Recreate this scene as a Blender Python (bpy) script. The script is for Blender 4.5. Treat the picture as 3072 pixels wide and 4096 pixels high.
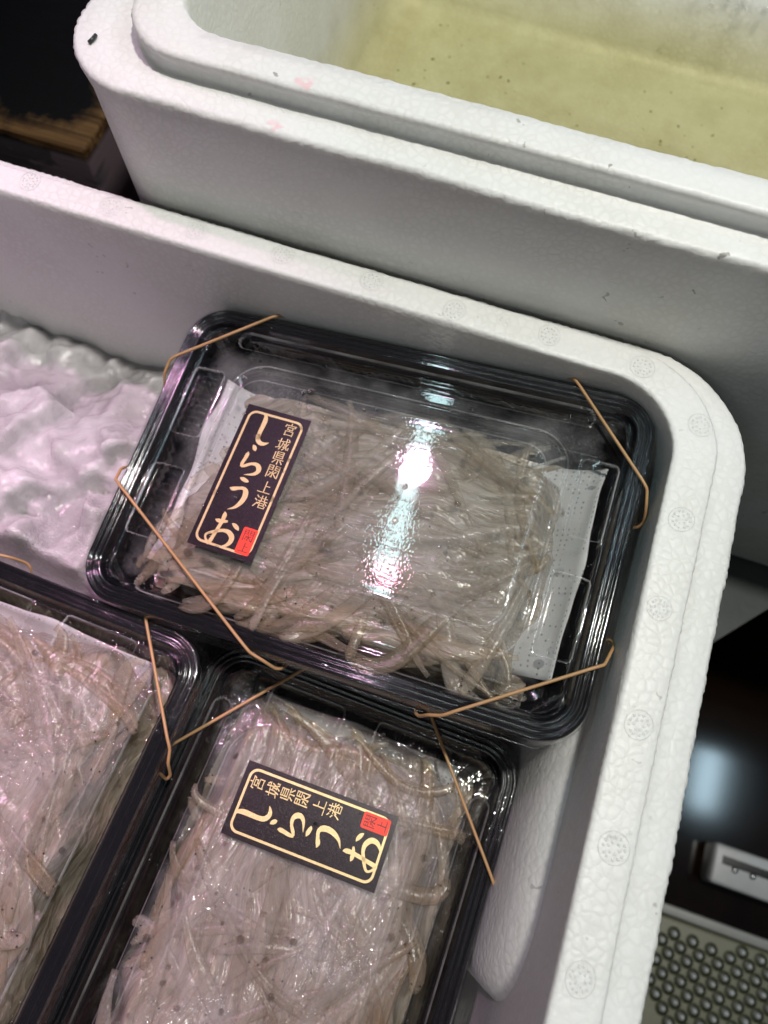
import bpy, math, random
import numpy as np
from mathutils import Matrix, Vector
random.seed(7)
rng = np.random.default_rng(7)
for o in list(bpy.data.objects):
    bpy.data.objects.remove(o)
scene = bpy.context.scene
COL = scene.collection

# ------------------------------------------------------------------ camera, world, lamps, exposure
cam_d = bpy.data.cameras.new('camera')
cam_d.sensor_fit = 'VERTICAL'
cam_d.sensor_height = 34.655
cam_d.lens = 26.0
cam_d.clip_start = 0.01
cam_d.clip_end = 30
cam_d.dof.use_dof = True
cam_d.dof.focus_distance = 0.265
cam_d.dof.aperture_fstop = 9.5
cam = bpy.data.objects.new('camera', cam_d)
COL.objects.link(cam)
R = [[0.94685944, 0.32134856, 0.01386744], [0.30578438, -0.88595231, -0.34868947], [-0.09976497, 0.33440036, -0.93713569]]
cam.matrix_world = Matrix(((R[0][0], -R[1][0], -R[2][0], 0.03766),
                           (R[0][1], -R[1][1], -R[2][1], -0.09768),
                           (R[0][2], -R[1][2], -R[2][2], 0.26465),
                           (0, 0, 0, 1)))
scene.camera = cam

world = bpy.data.worlds.new('World')
scene.world = world
world.use_nodes = True
world.node_tree.nodes['Background'].inputs[0].default_value = (0.9, 0.92, 1.0, 1)
world.node_tree.nodes['Background'].inputs[1].default_value = 0.05


def aim(o, loc, target, up=(0, 1, 0)):
    z = (Vector(loc) - Vector(target)).normalized()
    x = Vector(up).cross(z).normalized()
    y = z.cross(x)
    m = Matrix((x, y, z)).transposed().to_4x4()
    m.translation = Vector(loc)
    o.matrix_world = m


def area(name, loc, target, sx, sy, energy, color):
    d = bpy.data.lights.new(name, 'AREA')
    d.shape = 'RECTANGLE'
    d.size, d.size_y = sx, sy
    d.energy = energy
    d.color = color
    o = bpy.data.objects.new(name, d)
    COL.objects.link(o)
    aim(o, loc, target)
    return o


def spot(name, loc, target, energy, color, angle, blend, radius):
    d = bpy.data.lights.new(name, 'SPOT')
    d.energy, d.color = energy, color
    d.spot_size, d.spot_blend = math.radians(angle), blend
    d.shadow_soft_size = radius
    o = bpy.data.objects.new(name, d)
    COL.objects.link(o)
    aim(o, loc, target)
    return o


spot('white_lamp', (0.16, 0.13, 0.95), (0.10, 0.09, 0), 28.0, (1.0, 0.965, 0.89), 50, 0.55, 0.02)
spot('pink_lamp', (-0.31, 0.29, 0.9), (-0.19, -0.14, 0), 28.0, (1.0, 0.50, 0.82), 34, 0.95, 0.022)
spot('pink_lamp', (-0.305, 0.11, 0.9), (-0.17, -0.20, 0), 7.0, (1.0, 0.42, 0.62), 34, 0.95, 0.018)
area('front_fill_lamp', (-0.315, 0.42, 0.9), (-0.05, 0.25, 0.0), 0.03, 0.62, 1.15, (0.66, 0.97, 1.0))
area('front_fill_lamp', (-0.1, -0.95, 1.0), (0.05, 0.08, 0.05), 0.6, 0.06, 1.5, (0.92, 1.0, 0.98))  # added soft fill from the front, lifts the shaded foam; no tube known there
area('front_fill_lamp', (0.10, 1.25, 0.44), (0.0, 0.0, 0.0), 0.5, 0.03, 0.6, (0.70, 0.95, 1.0))
area('pink_tube_lamp', (-0.55, 1.05, 0.50), (-0.05, 0.0, 0.0), 0.35, 0.03, 0.8, (1.0, 0.45, 0.85))
area('front_fill_lamp', (0.73, 0.29, 0.9), (0.26, 0.0, -0.3), 0.05, 0.36, 1.5, (0.62, 0.86, 1.0))

scene.view_settings.view_transform = 'Standard'
scene.view_settings.look = 'None'
scene.view_settings.exposure = 0
scene.view_settings.gamma = 1
scene.view_settings.use_curve_mapping = False
cy = scene.cycles
cy.max_bounces = 14
cy.transparent_max_bounces = 32
cy.caustics_reflective = False
cy.caustics_refractive = False
cy.sample_clamp_indirect = 6
cy.use_denoising = True


# ------------------------------------------------------------------ object helpers
def mesh_obj(name, verts, faces, mats, parent=None, smooth=True, fmat=None, uvs=None):
    me = bpy.data.meshes.new(name)
    me.from_pydata([tuple(map(float, v)) for v in verts], [], [tuple(int(i) for i in f) for f in faces])
    if not isinstance(mats, (list, tuple)):
        mats = [mats]
    for m in mats:
        me.materials.append(m)
    if fmat is not None:
        me.polygons.foreach_set('material_index', np.array(fmat, dtype=np.int32))
    me.polygons.foreach_set('use_smooth', np.full(len(me.polygons), smooth))
    me.update()
    o = bpy.data.objects.new(name, me)
    COL.objects.link(o)
    if parent is not None:
        o.parent = parent
    return o


def tag(o, label=None, cat=None, group=None, kind=None):
    if label: o['label'] = label
    if cat: o['category'] = cat
    if group: o['group'] = group
    if kind: o['kind'] = kind
    return o


def empty(name, mat=None):
    o = bpy.data.objects.new(name, None)
    COL.objects.link(o)
    o.empty_display_size = 0.02
    if mat is not None:
        o.matrix_world = mat
    return o


class MB:
    def __init__(self):
        self.v, self.f, self.m = [], [], []

    def add(self, verts, faces, mi=0):
        b = len(self.v)
        self.v += [tuple(map(float, q)) for q in verts]
        self.f += [tuple(i + b for i in f) for f in faces]
        self.m += [mi] * len(faces)

    def box(self, x0, x1, y0, y1, z0, z1, bev=0.0, mi=0):
        b = bev
        xs0, xs1, ys0, ys1 = x0 + b, x1 - b, y0 + b, y1 - b
        if b <= 0:
            v = [(x, y, z) for z in (z0, z1) for x, y in ((x0, y0), (x1, y0), (x1, y1), (x0, y1))]
            self.add(v, [(3, 2, 1, 0), (4, 5, 6, 7)] + [(i, (i + 1) % 4, 4 + (i + 1) % 4, 4 + i) for i in range(4)], mi)
            return
        loops = []
        for ins, z in ((b, z0), (0, z0 + b), (0, z1 - b), (b * .3, z1 - b * .3), (b, z1)):
            loops.append(rr(x0 + ins, x1 - ins, y0 + ins, y1 - ins, max(b * 1.2 - ins * .5, b * .3), 2, 5, z))
        loft(self, loops, cap0=True, cap1=True, mi=mi)

    def build(self, name, mats, parent=None, smooth=True):
        return mesh_obj(name, self.v, self.f, mats, parent, smooth, self.m)


def rr(x0, x1, y0, y1, r, ns, na, z=0.0):
    """closed rounded rectangle loop, constant vertex count"""
    r = min(r, (x1 - x0) / 2.01, (y1 - y0) / 2.01)
    pts = []
    cs = [((x1 - r, y0 + r), -90), ((x1 - r, y1 - r), 0), ((x0 + r, y1 - r), 90), ((x0 + r, y0 + r), 180)]
    for k in range(4):
        (cx, cyy), a0 = cs[k]
        for i in range(na):
            a = math.radians(a0 + 90 * i / (na - 1))
            pts.append((cx + r * math.cos(a), cyy + r * math.sin(a)))
        (nx, ny), b0 = cs[(k + 1) % 4]
        a = math.radians(b0)
        e = (nx + r * math.cos(a), ny + r * math.sin(a))
        s = pts[-1]
        for i in range(1, ns):
            t = i / ns
            pts.append((s[0] + (e[0] - s[0]) * t, s[1] + (e[1] - s[1]) * t))
    return np.array([(x, y, z) for x, y in pts])


def loft(mb, loops, cap0=False, cap1=False, mi=0):
    n = len(loops[0])
    v = np.concatenate(loops)
    f = []
    for k in range(len(loops) - 1):
        a, b = k * n, (k + 1) * n
        for i in range(n):
            j = (i + 1) % n
            f.append((a + i, a + j, b + j, b + i))
    if cap0: f.append(tuple(range(n - 1, -1, -1)))
    if cap1: f.append(tuple(range((len(loops) - 1) * n, len(loops) * n)))
    mb.add(v, f, mi)


def tube(mb, pts, r, n=8, closed=False, mi=0, flat=1.0):
    P = np.array(pts, float)
    N = len(P)
    T = np.zeros_like(P)
    for i in range(N):
        a = P[(i - 1) % N] if (closed or i > 0) else P[i]
        b = P[(i + 1) % N] if (closed or i < N - 1) else P[i]
        T[i] = (b - a) / (np.linalg.norm(b - a) + 1e-12)
    u = np.cross(T[0], (0, 0, 1.0))
    if np.linalg.norm(u) < 1e-3: u = np.cross(T[0], (1.0, 0, 0))
    u /= np.linalg.norm(u)
    V = []
    for i in range(N):
        u = u - T[i] * (u @ T[i]); u /= np.linalg.norm(u)
        w = np.cross(T[i], u)
        for k in range(n):
            a = 2 * math.pi * k / n
            V.append(P[i] + r * math.cos(a) * u + r * flat * math.sin(a) * w)
    F = []
    for i in range(N if closed else N - 1):
        j = (i + 1) % N
        for k in range(n):
            l = (k + 1) % n
            F.append((i * n + k, i * n + l, j * n + l, j * n + k))
    if not closed:
        F.append(tuple(range(n - 1, -1, -1)))
        F.append(tuple((N - 1) * n + k for k in range(n)))
    mb.add(V, F, mi)


def dome(mb, c, r, h, n=8, rings=3, mi=0, squash=1.0, rot=0.0):
    V, F = [], []
    for k in range(rings):
        a = math.pi / 2 * k / rings
        for i in range(n):
            t = 2 * math.pi * i / n
            x, y = r * math.cos(a) * math.cos(t), r * squash * math.cos(a) * math.sin(t)
            V.append((c[0] + x * math.cos(rot) - y * math.sin(rot), c[1] + x * math.sin(rot) + y * math.cos(rot), c[2] + h * math.sin(a)))
    V.append((c[0], c[1], c[2] + h))
    for k in range(rings - 1):
        for i in range(n):
            j = (i + 1) % n
            F.append((k * n + i, k * n + j, (k + 1) * n + j, (k + 1) * n + i))
    for i in range(n):
        F.append(((rings - 1) * n + i, (rings - 1) * n + (i + 1) % n, rings * n))
    mb.add(V, F, mi)


def sst(e0, e1, x):
    t = np.clip((np.asarray(x, float) - e0) / (e1 - e0), 0, 1)
    return t * t * (3 - 2 * t)


def vnoise(x, y, seed=0):
    """value noise, vectorised"""
    xi, yi = np.floor(x).astype(np.int64), np.floor(y).astype(np.int64)
    fx, fy = x - xi, y - yi
    fx, fy = fx * fx * (3 - 2 * fx), fy * fy * (3 - 2 * fy)

    def h(a, b):
        n = (a * 374761393 + b * 668265263 + seed * 1274126177) & 0x7fffffff
        n = ((n ^ (n >> 13)) * 1274126177) & 0x7fffffff
        return ((n ^ (n >> 16)) & 0xffff) / 65535.0
    return (h(xi, yi) * (1 - fx) + h(xi + 1, yi) * fx) * (1 - fy) + (h(xi, yi + 1) * (1 - fx) + h(xi + 1, yi + 1) * fx) * fy


# ------------------------------------------------------------------ material helpers
class NT:
    def schlick(self, f0, normal=None):
        lw = self.n('ShaderNodeLayerWeight', Blend=0.5)
        if normal is not None: self.l(normal, lw.inputs['Normal'])
        return self.math('ADD', f0, self.math('MULTIPLY', 1 - f0, self.math('POWER', lw.outputs['Facing'], 5.0)), True)

    def __init__(self, name):
        self.mat = bpy.data.materials.new(name)
        self.mat.use_nodes = True
        self.t = self.mat.node_tree
        self.t.nodes.clear()
        self.out = self.t.nodes.new('ShaderNodeOutputMaterial')

    def n(self, typ, **kw):
        nd = self.t.nodes.new(typ)
        for k, v in kw.items():
            if k.startswith('_'):
                setattr(nd, k[1:], v)
            else:
                nd.inputs[k.replace('__', ' ')].default_value = v
        return nd

    def l(self, a, b):
        self.t.links.new(a, b)

    def math(self, op, a, b=None, clamp=False):
        nd = self.t.nodes.new('ShaderNodeMath')
        nd.operation = op
        nd.use_clamp = clamp
        for i, v in enumerate((a, b)):
            if v is None: continue
            if isinstance(v, (int, float)): nd.inputs[i].default_value = v
            else: self.l(v, nd.inputs[i])
        return nd.outputs[0]

    def ramp(self, fac, stops, interp='LINEAR'):
        nd = self.t.nodes.new('ShaderNodeValToRGB')
        nd.color_ramp.interpolation = interp
        el = nd.color_ramp.elements
        while len(el) < len(stops): el.new(0.5)
        for e, (p, c) in zip(el, stops):
            e.position = p
            e.color = (c, c, c, 1) if isinstance(c, (int, float)) else (*c, 1)
        self.l(fac, nd.inputs[0])
        return nd.outputs[0]

    def mixc(self, fac, a, b, mode='MIX'):
        nd = self.t.nodes.new('ShaderNodeMix')
        nd.data_type = 'RGBA'
        nd.blend_type = mode
        for s, v in ((nd.inputs[0], fac), (nd.inputs[6], a), (nd.inputs[7], b)):
            if isinstance(v, (int, float)): s.default_value = v
            elif isinstance(v, tuple): s.default_value = (*v, 1)
            else: self.l(v, s)
        return nd.outputs[2]

    def coords(self, scale=(1, 1, 1), loc=(0, 0, 0), rot=(0, 0, 0), warp=0.0, wscale=100.0):
        tc = self.n('ShaderNodeTexCoord')
        src = tc.outputs['Object']
        if warp:
            no = self.n('ShaderNodeTexNoise', Scale=wscale, Detail=1.0)
            self.l(src, no.inputs['Vector'])
            s = self.t.nodes.new('ShaderNodeVectorMath'); s.operation = 'SUBTRACT'
            s.inputs[1].default_value = (.5, .5, .5); self.l(no.outputs['Color'], s.inputs[0])
            m = self.t.nodes.new('ShaderNodeVectorMath'); m.operation = 'SCALE'
            m.inputs['Scale'].default_value = warp; self.l(s.outputs[0], m.inputs[0])
            a = self.t.nodes.new('ShaderNodeVectorMath'); a.operation = 'ADD'
            self.l(src, a.inputs[0]); self.l(m.outputs[0], a.inputs[1])
            src = a.outputs[0]
        mp = self.n('ShaderNodeMapping', Scale=scale, Location=loc, Rotation=rot)
        self.l(src, mp.inputs['Vector'])
        return mp.outputs[0]

    def noise(self, vec, scale, detail=3.0, rough=0.5, dist=0.0):
        nd = self.n('ShaderNodeTexNoise', Scale=scale, Detail=detail, Roughness=rough, Distortion=dist)
        self.l(vec, nd.inputs['Vector'])
        return nd.outputs['Fac']

    def voro(self, vec, scale, feature='F1', rand=1.0):
        nd = self.n('ShaderNodeTexVoronoi', Scale=scale, Randomness=rand, _feature=feature)
        self.l(vec, nd.inputs['Vector'])
        return nd

    def bump(self, height, dist, strength=1.0, normal=None):
        nd = self.n('ShaderNodeBump', Strength=strength, Distance=dist)
        self.l(height, nd.inputs['Height'])
        if normal is not None: self.l(normal, nd.inputs['Normal'])
        return nd.outputs[0]

    def pbsdf(self, color, rough=0.5, normal=None, **kw):
        nd = self.t.nodes.new('ShaderNodeBsdfPrincipled')
        for k, v in [('Base Color', color), ('Roughness', rough)] + [(k.replace('_', ' '), v) for k, v in kw.items()]:
            s = nd.inputs[k]
            if isinstance(v, (int, float)): s.default_value = v
            elif isinstance(v, tuple): s.default_value = (*v, 1) if len(v) == 3 and s.type == 'RGBA' else v
            else: self.l(v, s)
        if normal is not None: self.l(normal, nd.inputs['Normal'])
        return nd.outputs[0]

    def mixs(self, fac, a, b):
        nd = self.t.nodes.new('ShaderNodeMixShader')
        if isinstance(fac, (int, float)): nd.inputs[0].default_value = fac
        else: self.l(fac, nd.inputs[0])
        self.l(a, nd.inputs[1]); self.l(b, nd.inputs[2])
        return nd.outputs[0]

    def done(self, sh):
        self.l(sh, self.out.inputs['Surface'])
        return self.mat


def foam_material(name, grime, stains=(), base=(0.79, 0.795, 0.78), bead=320.0):
    t = NT(name)
    v = t.coords(warp=0.0022, wscale=120.0)
    vo = t.voro(v, bead, 'DISTANCE_TO_EDGE')
    ce = t.voro(v, bead, 'F1')
    seam = t.ramp(vo.outputs['Distance'], [(0.0, 0.0), (0.30, 1.0)], 'EASE')
    raw = t.coords()
    patch = t.noise(raw, 28.0, 3.0)
    seam_s = t.math('MULTIPLY', t.math('SUBTRACT', 1.0, seam), t.ramp(patch, [(0.35, 0.25), (0.65, 1.0)]))
    height = t.math('SUBTRACT', 1.0, seam_s)
    cellh = t.n('ShaderNodeSeparateColor'); t.l(ce.outputs['Color'], cellh.inputs[0])
    height = t.math('ADD', height, t.math('MULTIPLY', t.math('SUBTRACT', 1.0, t.math('POWER', ce.outputs['Distance'], 2.0)), 0.9))
    height = t.math('ADD', height, t.math('MULTIPLY', cellh.outputs[0], 0.25))
    nrm = t.bump(height, 0.00026, 0.30)
    nrm = t.bump(t.noise(raw, 420.0, 4.0, 0.6), 0.0005, 0.32, nrm)
    nrm = t.bump(t.noise(raw, 60.0, 2.0), 0.002, 0.12, nrm)
    col = t.mixc(t.math('MULTIPLY', seam_s, 0.22), base, (0.50, 0.50, 0.47))
    col = t.mixc(t.math('MULTIPLY', t.ramp(t.noise(raw, 14.0, 4.0, .6), [(0.45, 0.0), (0.8, 1.0)]), 0.12 + grime * 0.3), col, (0.66, 0.63, 0.50))
    sp = t.voro(t.coords(warp=0.01, wscale=300.0), 95.0, 'F1')
    spm = t.ramp(sp.outputs['Distance'], [(0.07, 1.0), (0.13, 0.0)])
    spm = t.math('MULTIPLY', spm, t.ramp(t.noise(raw, 22.0, 2.0), [(0.5, 0.0), (0.62, 1.0)]))
    col = t.mixc(t.math('MULTIPLY', spm, 0.25 + 0.6 * grime), col, (0.10, 0.085, 0.06))
    if grime > .5:
        tcg = t.n('ShaderNodeTexCoord'); sg = t.n('ShaderNodeSeparateXYZ'); t.l(tcg.outputs['Object'], sg.inputs[0])
        low = t.ramp(t.math('ADD', t.math('MULTIPLY', sg.outputs[2], -12.0), 0.2), [(0.0, 0.0), (0.5, 1.0)])
        mot = t.ramp(t.noise(raw, 46.0, 5.0, .65), [(0.4, 0.0), (0.72, 1.0)])
        col = t.mixc(t.math('MULTIPLY', t.math('MULTIPLY', low, mot), 0.32), col, (0.40, 0.36, 0.22))
    for (x, y, z, r, c) in stains:
        d = t.t.nodes.new('ShaderNodeVectorMath'); d.operation = 'DISTANCE'
        t.l(t.coords(warp=0.008, wscale=240.0), d.inputs[0])
        d.inputs[1].default_value = (x - .25, y - .3, z)
        m = t.ramp(t.math('DIVIDE', d.outputs['Value'], r), [(0.35, 1.0), (1.0, 0.0)])
        col = t.mixc(t.math('MULTIPLY', m, 0.5), col, c)
    sh = t.pbsdf(col, 0.42, nrm, Subsurface_Weight=0.35, Subsurface_Radius=(1.0, 0.95, 0.9), Subsurface_Scale=0.004, Specular_IOR_Level=0.4)
    return t.done(sh)


M = {}
M['foam'] = foam_material('white_foam', 0.15)
M['foam_old'] = foam_material('used_white_foam', 0.75, [
    (-0.0545, 0.0993, 0.0798, 0.0030, (0.85, 0.40, 0.45)),
    (-0.0610, 0.0900, 0.0708, 0.0024, (0.85, 0.42, 0.47)),
    (0.1080, 0.0960, 0.0708, 0.005, (0.75, 0.22, 0.28)),
    (0.1555, 0.0880, 0.0690, 0.006, (0.78, 0.40, 0.50))])


def black_plastic():
    t = NT('glossy_black_plastic')
    v = t.coords()
    nrm = t.bump(t.noise(v, 260.0, 2.0), 0.0004, 0.12)
    rough = t.ramp(t.noise(v, 70.0, 3.0), [(0.35, 0.08), (0.7, 0.20)])
    return t.done(t.pbsdf((0.007, 0.007, 0.009), rough, nrm, Specular_IOR_Level=0.6))


def lid_plastic(name, fog, drops, fog_rim=0.08):
    t = NT(name)
    v = t.coords()
    tc = t.n('ShaderNodeTexCoord'); sx = t.n('ShaderNodeSeparateXYZ'); t.l(tc.outputs['Object'], sx.inputs[0])
    ex = t.math('SUBTRACT', 0.082, t.math('ABSOLUTE', sx.outputs[0])); ey = t.math('SUBTRACT', 0.0515, t.math('ABSOLUTE', sx.outputs[1]))
    wob = t.math('MULTIPLY', t.math('SUBTRACT', t.noise(v, 55.0, 4.0, .6), 0.5), 0.02)
    inside = t.ramp(t.math('MULTIPLY', t.math('ADD', t.math('MINIMUM', ex, ey), wob), 100.0), [(0.0, fog_rim), (0.9, 1.0)])
    mask = t.ramp(t.noise(v, 26.0, 3.0, .6), [(0.42, 0.0), (0.62, 1.0)])
    d1 = t.voro(v, 900.0, 'F1')
    dh = t.math('MULTIPLY', t.ramp(d1.outputs['Distance'], [(0.0, 1.0), (0.55, 0.0)]), mask)
    nrm = t.bump(dh, 0.0006, drops)
    nrm = t.bump(t.noise(v, 110.0, 2.0), 0.0006, 0.06, nrm)
    sc = t.noise(t.coords(scale=(30, 900, 400), rot=(0, 0, 0.5)), 1.0, 2.0)
    nrm = t.bump(t.ramp(sc, [(0.62, 0.0), (0.66, 1.0)]), 0.00012, 0.25, nrm)
    fr = t.schlick(0.045, nrm)
    gl = t.n('ShaderNodeBsdfGlossy', Roughness=0.045, Color=(1, 1, 1, 1))
    t.l(nrm, gl.inputs['Normal'])
    tr = t.n('ShaderNodeBsdfTransparent', Color=(0.97, 0.98, 0.98, 1))
    df = t.n('ShaderNodeBsdfDiffuse', Color=(0.85, 0.85, 0.86, 1))
    fg = t.math('MULTIPLY', t.math('ADD', t.ramp(t.noise(v, 40.0, 4.0, .6), [(0.32, 0.12), (0.7, 1.0)]), t.math('MULTIPLY', dh, 0.6)), fog)
    fg = t.math('MULTIPLY', fg, inside)
    body = t.mixs(fg, tr.outputs[0], df.outputs[0])
    return t.done(t.mixs(fr, body, gl.outputs[0]))


M['black'] = black_plastic()
M['lid'] = lid_plastic('clear_lid_plastic', 0.14, 0.022, 0.004)
M['lid_edge'] = lid_plastic('folded_lid_edge', 0.30, 0.2, 1.0)  # milky white mixed in along the folds as a painted edge highlight
M['lid_fog'] = lid_plastic('misted_lid_plastic', 0.18, 0.40, 0.008)


def fish_material():
    t = NT('translucent_fish_flesh')
    v = t.coords()
    oi = t.n('ShaderNodeObjectInfo')
    c = t.ramp(oi.outputs['Random'], [(0.0, (0.27, 0.235, 0.185)), (0.6, (0.34, 0.31, 0.26)), (1.0, (0.52, 0.50, 0.46))])
    c = t.mixc(t.math('MULTIPLY', t.ramp(t.noise(v, 90.0, 3.0), [(0.4, 0.0), (0.75, 1.0)]), 0.45), c, (0.45, 0.34, 0.22))
    nrm = t.bump(t.noise(v, 220.0, 3.0, .6), 0.0012, 0.35)
    sh = t.pbsdf(c, 0.22, nrm, Subsurface_Weight=0.7, Subsurface_Radius=(1.0, 0.75, 0.55), Subsurface_Scale=0.004, Specular_IOR_Level=0.55)
    tr = t.n('ShaderNodeBsdfTransparent', Color=(0.98, 0.95, 0.9, 1))
    return t.done(t.mixs(0.78, sh, tr.outputs[0]))


M['fish'] = fish_material()


def fish_mass_material():
    t = NT('pressed_fish_flesh')
    v = t.coords(warp=0.05, wscale=16.0)
    st = t.n('ShaderNodeMapping', Scale=(55, 420, 200), Rotation=(0, 0, .5)); t.l(v, st.inputs['Vector'])
    streak = t.noise(st.outputs[0], 1.0, 3.0, .55, .6)
    blot = t.noise(t.coords(), 45.0, 4.0, .6)
    c = t.mixc(t.ramp(streak, [(0.35, 0.0), (0.65, 1.0)]), (0.25, 0.205, 0.15), (0.40, 0.35, 0.285))
    c = t.mixc(t.math('MULTIPLY', t.ramp(blot, [(0.55, 0.0), (0.72, 1.0)]), 0.38), c, (0.19, 0.14, 0.08))
    nrm = t.bump(streak, 0.002, 0.6)
    nrm = t.bump(t.noise(t.coords(), 300.0, 3.0, .6), 0.001, 0.3, nrm)
    sh = t.pbsdf(c, 0.2, nrm, Subsurface_Weight=0.7, Subsurface_Radius=(1.0, 0.75, 0.55), Subsurface_Scale=0.004, Specular_IOR_Level=0.55)
    tr = t.n('ShaderNodeBsdfTransparent', Color=(0.95, 0.9, 0.82, 1))
    return t.done(t.mixs(0.12, sh, tr.outputs[0]))


M['fish_mass'] = fish_mass_material()
t = NT('dark_fish_eye'); M['eye'] = t.done(t.pbsdf((0.01, 0.01, 0.01), 0.2))
t = NT('white_absorbent_pad')
v = t.coords()
dots = t.voro(v, 480.0, 'F1', 0.15)
dm = t.ramp(dots.outputs['Distance'], [(0.18, 1.0), (0.28, 0.0)])
M['pad'] = t.done(t.pbsdf(t.mixc(dm, (0.52, 0.52, 0.52), (0.24, 0.24, 0.25)), 0.5, t.bump(dm, 0.0006, -0.5), Subsurface_Weight=0.2, Subsurface_Scale=0.002))
t = NT('tan_rubber')
v = t.coords()
M['rubber'] = t.done(t.pbsdf(t.mixc(t.noise(v, 120.0, 2.0), (0.40, 0.22, 0.09), (0.50, 0.31, 0.15)), 0.45, t.bump(t.noise(v, 900.0), 0.0002, 0.4), Subsurface_Weight=0.2, Subsurface_Scale=0.001))


def foil(name, base, rough, metal, glit=0.0):
    t = NT(name)
    v = t.coords()
    c = t.voro(v, 2600.0, 'F1')
    sep = t.n('ShaderNodeSeparateColor'); t.l(c.outputs['Color'], sep.inputs[0])
    col = t.mixc(t.math('MULTIPLY', t.ramp(sep.outputs[0], [(0.6, 0.0), (1.0, 1.0)]), glit), base, tuple(min(1, b * 4 + .06) for b in base))
    nrm = t.bump(sep.outputs[1], 0.00006, 0.5)
    return t.done(t.pbsdf(col, rough, nrm, Metallic=metal))


M['label'] = foil('dark_purple_foil', (0.009, 0.005, 0.008), 0.30, 0.35, 0.12)
M['gold'] = foil('gold_print', (0.62, 0.50, 0.23), 0.42, 0.45, 0.15)
M['red'] = foil('red_print', (0.90, 0.045, 0.012), 0.5, 0.0, 0.05)
M['ink'] = foil('dark_print', (0.05, 0.008, 0.008), 0.5, 0.0)

t = NT('water_drop')
fr = t.schlick(0.04)
gl = t.n('ShaderNodeBsdfGlossy', Roughness=0.02)
rf = t.n('ShaderNodeBsdfRefraction', Roughness=0.0, IOR=1.33)
tr = t.n('ShaderNodeBsdfTransparent')
M['drop'] = t.done(t.mixs(fr, t.mixs(0.4, rf.outputs[0], tr.outputs[0]), gl.outputs[0]))

t = NT('bubble_film')
fr = t.schlick(0.12)
gl = t.n('ShaderNodeBsdfGlossy', Roughness=0.05)
tr = t.n('ShaderNodeBsdfTransparent')
M['bubble'] = t.done(t.mixs(fr, tr.outputs[0], gl.outputs[0]))

t = NT('crushed_ice')
v = t.coords(warp=0.01, wscale=40.0)
nrm = t.bump(t.voro(v, 75.0, 'SMOOTH_F1').outputs['Distance'], 0.006, 0.25)
nrm = t.bump(t.noise(v, 190.0, 4.0, .6), 0.0025, 0.5, nrm)
glint = t.math('MULTIPLY', t.noise(v, 800.0, 2.0, .6), t.ramp(t.noise(v, 32.0, 3.0), [(0.45, 0.0), (0.6, 1.0)]))
nrm = t.bump(glint, 0.0009, 0.8, nrm)
colr = t.mixc(t.ramp(t.noise(v, 30.0, 4.0), [(0.35, 0.0), (0.7, 1.0)]), (0.56, 0.55, 0.555), (0.36, 0.345, 0.35))
M['ice'] = t.done(t.pbsdf(colr, 0.10, nrm, Subsurface_Weight=0.8, Subsurface_Radius=(1, 1, 1), Subsurface_Scale=0.012, Specular_IOR_Level=0.45))

# water with its yellow tint
t = NT('cloudy_tank_water')
nz = t.bump(t.noise(t.coords(), 14.0, 2.0), 0.004, 0.15)
fr = t.schlick(0.02, nz)
gl = t.n('ShaderNodeBsdfGlossy', Roughness=0.03); t.l(nz, gl.inputs['Normal'])
tr = t.n('ShaderNodeBsdfTransparent')
va = t.n('ShaderNodeVolumeAbsorption', Color=(0.80, 0.765, 0.46, 1), Density=19.0)
t.l(va.outputs[0], t.out.inputs['Volume'])
M['water'] = t.done(t.mixs(fr, tr.outputs[0], gl.outputs[0]))


def wood_material():
    t = NT('black_stained_wood')
    grain = t.noise(t.coords(scale=(6, 260, 260), warp=0.004, wscale=12.0), 1.0, 4.0, .65)
    fine = t.noise(t.coords(scale=(20, 900, 900)), 1.0, 3.0, .6)
    wood = t.mixc(t.ramp(grain, [(0.35, 0.0), (0.65, 1.0)]), (0.035, 0.018, 0.008), (0.15, 0.085, 0.036))
    wood = t.mixc(t.ramp(fine, [(0.45, 0.0), (0.7, 0.6)]), wood, (0.05, 0.03, 0.012))
    tc = t.n('ShaderNodeTexCoord')
    sx = t.n('ShaderNodeSeparateXYZ'); t.l(tc.outputs['Object'], sx.inputs[0])
    # paint is worn off in a band along the front edge and the right end
    wob = t.noise(t.coords(scale=(1, 1, 1)), 40.0, 4.0, .65)
    wv = t.math('MULTIPLY', t.math('SUBTRACT', wob, 0.5), 0.04)
    dy = t.math('ADD', t.math('ABSOLUTE', t.math('SUBTRACT', sx.outputs[1], 0.1305)), wv)
    dx = t.math('ADD', t.math('ABSOLUTE', t.math('ADD', sx.outputs[0], 0.1865)), wv)
    dz = t.math('ABSOLUTE', t.math('ADD', sx.outputs[2], 0.02))
    ed = t.math('ADD', t.math('MINIMUM', dy, dx), t.math('MULTIPLY', dz, 2.5))
    worn = t.ramp(t.math('MULTIPLY', ed, 40.0), [(0.15, 1.0), (0.62, 0.0)])
    col = t.mixc(worn, (0.0035, 0.0035, 0.004), wood)
    frontc = t.ramp(t.noise(t.coords(scale=(30, 10, 40)), 1.0, 3.0), [(0.48, (0.11, 0.085, 0.095)), (0.52, (0.05, 0.045, 0.05))])
    isfront = t.ramp(t.math('MULTIPLY', t.math('SUBTRACT', -0.0245, sx.outputs[2]), 300.0, True), [(0.0, 0.0), (1.0, 1.0)])
    col = t.mixc(isfront, col, frontc)
    nrm = t.bump(grain, 0.0008, 0.35)
    nrm = t.bump(t.noise(t.coords(), 300.0, 3.0, .7), 0.0006, 0.2, nrm)
    return t.done(t.pbsdf(col, 0.45, nrm, Specular_IOR_Level=0.04))


M['wood'] = wood_material()


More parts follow.
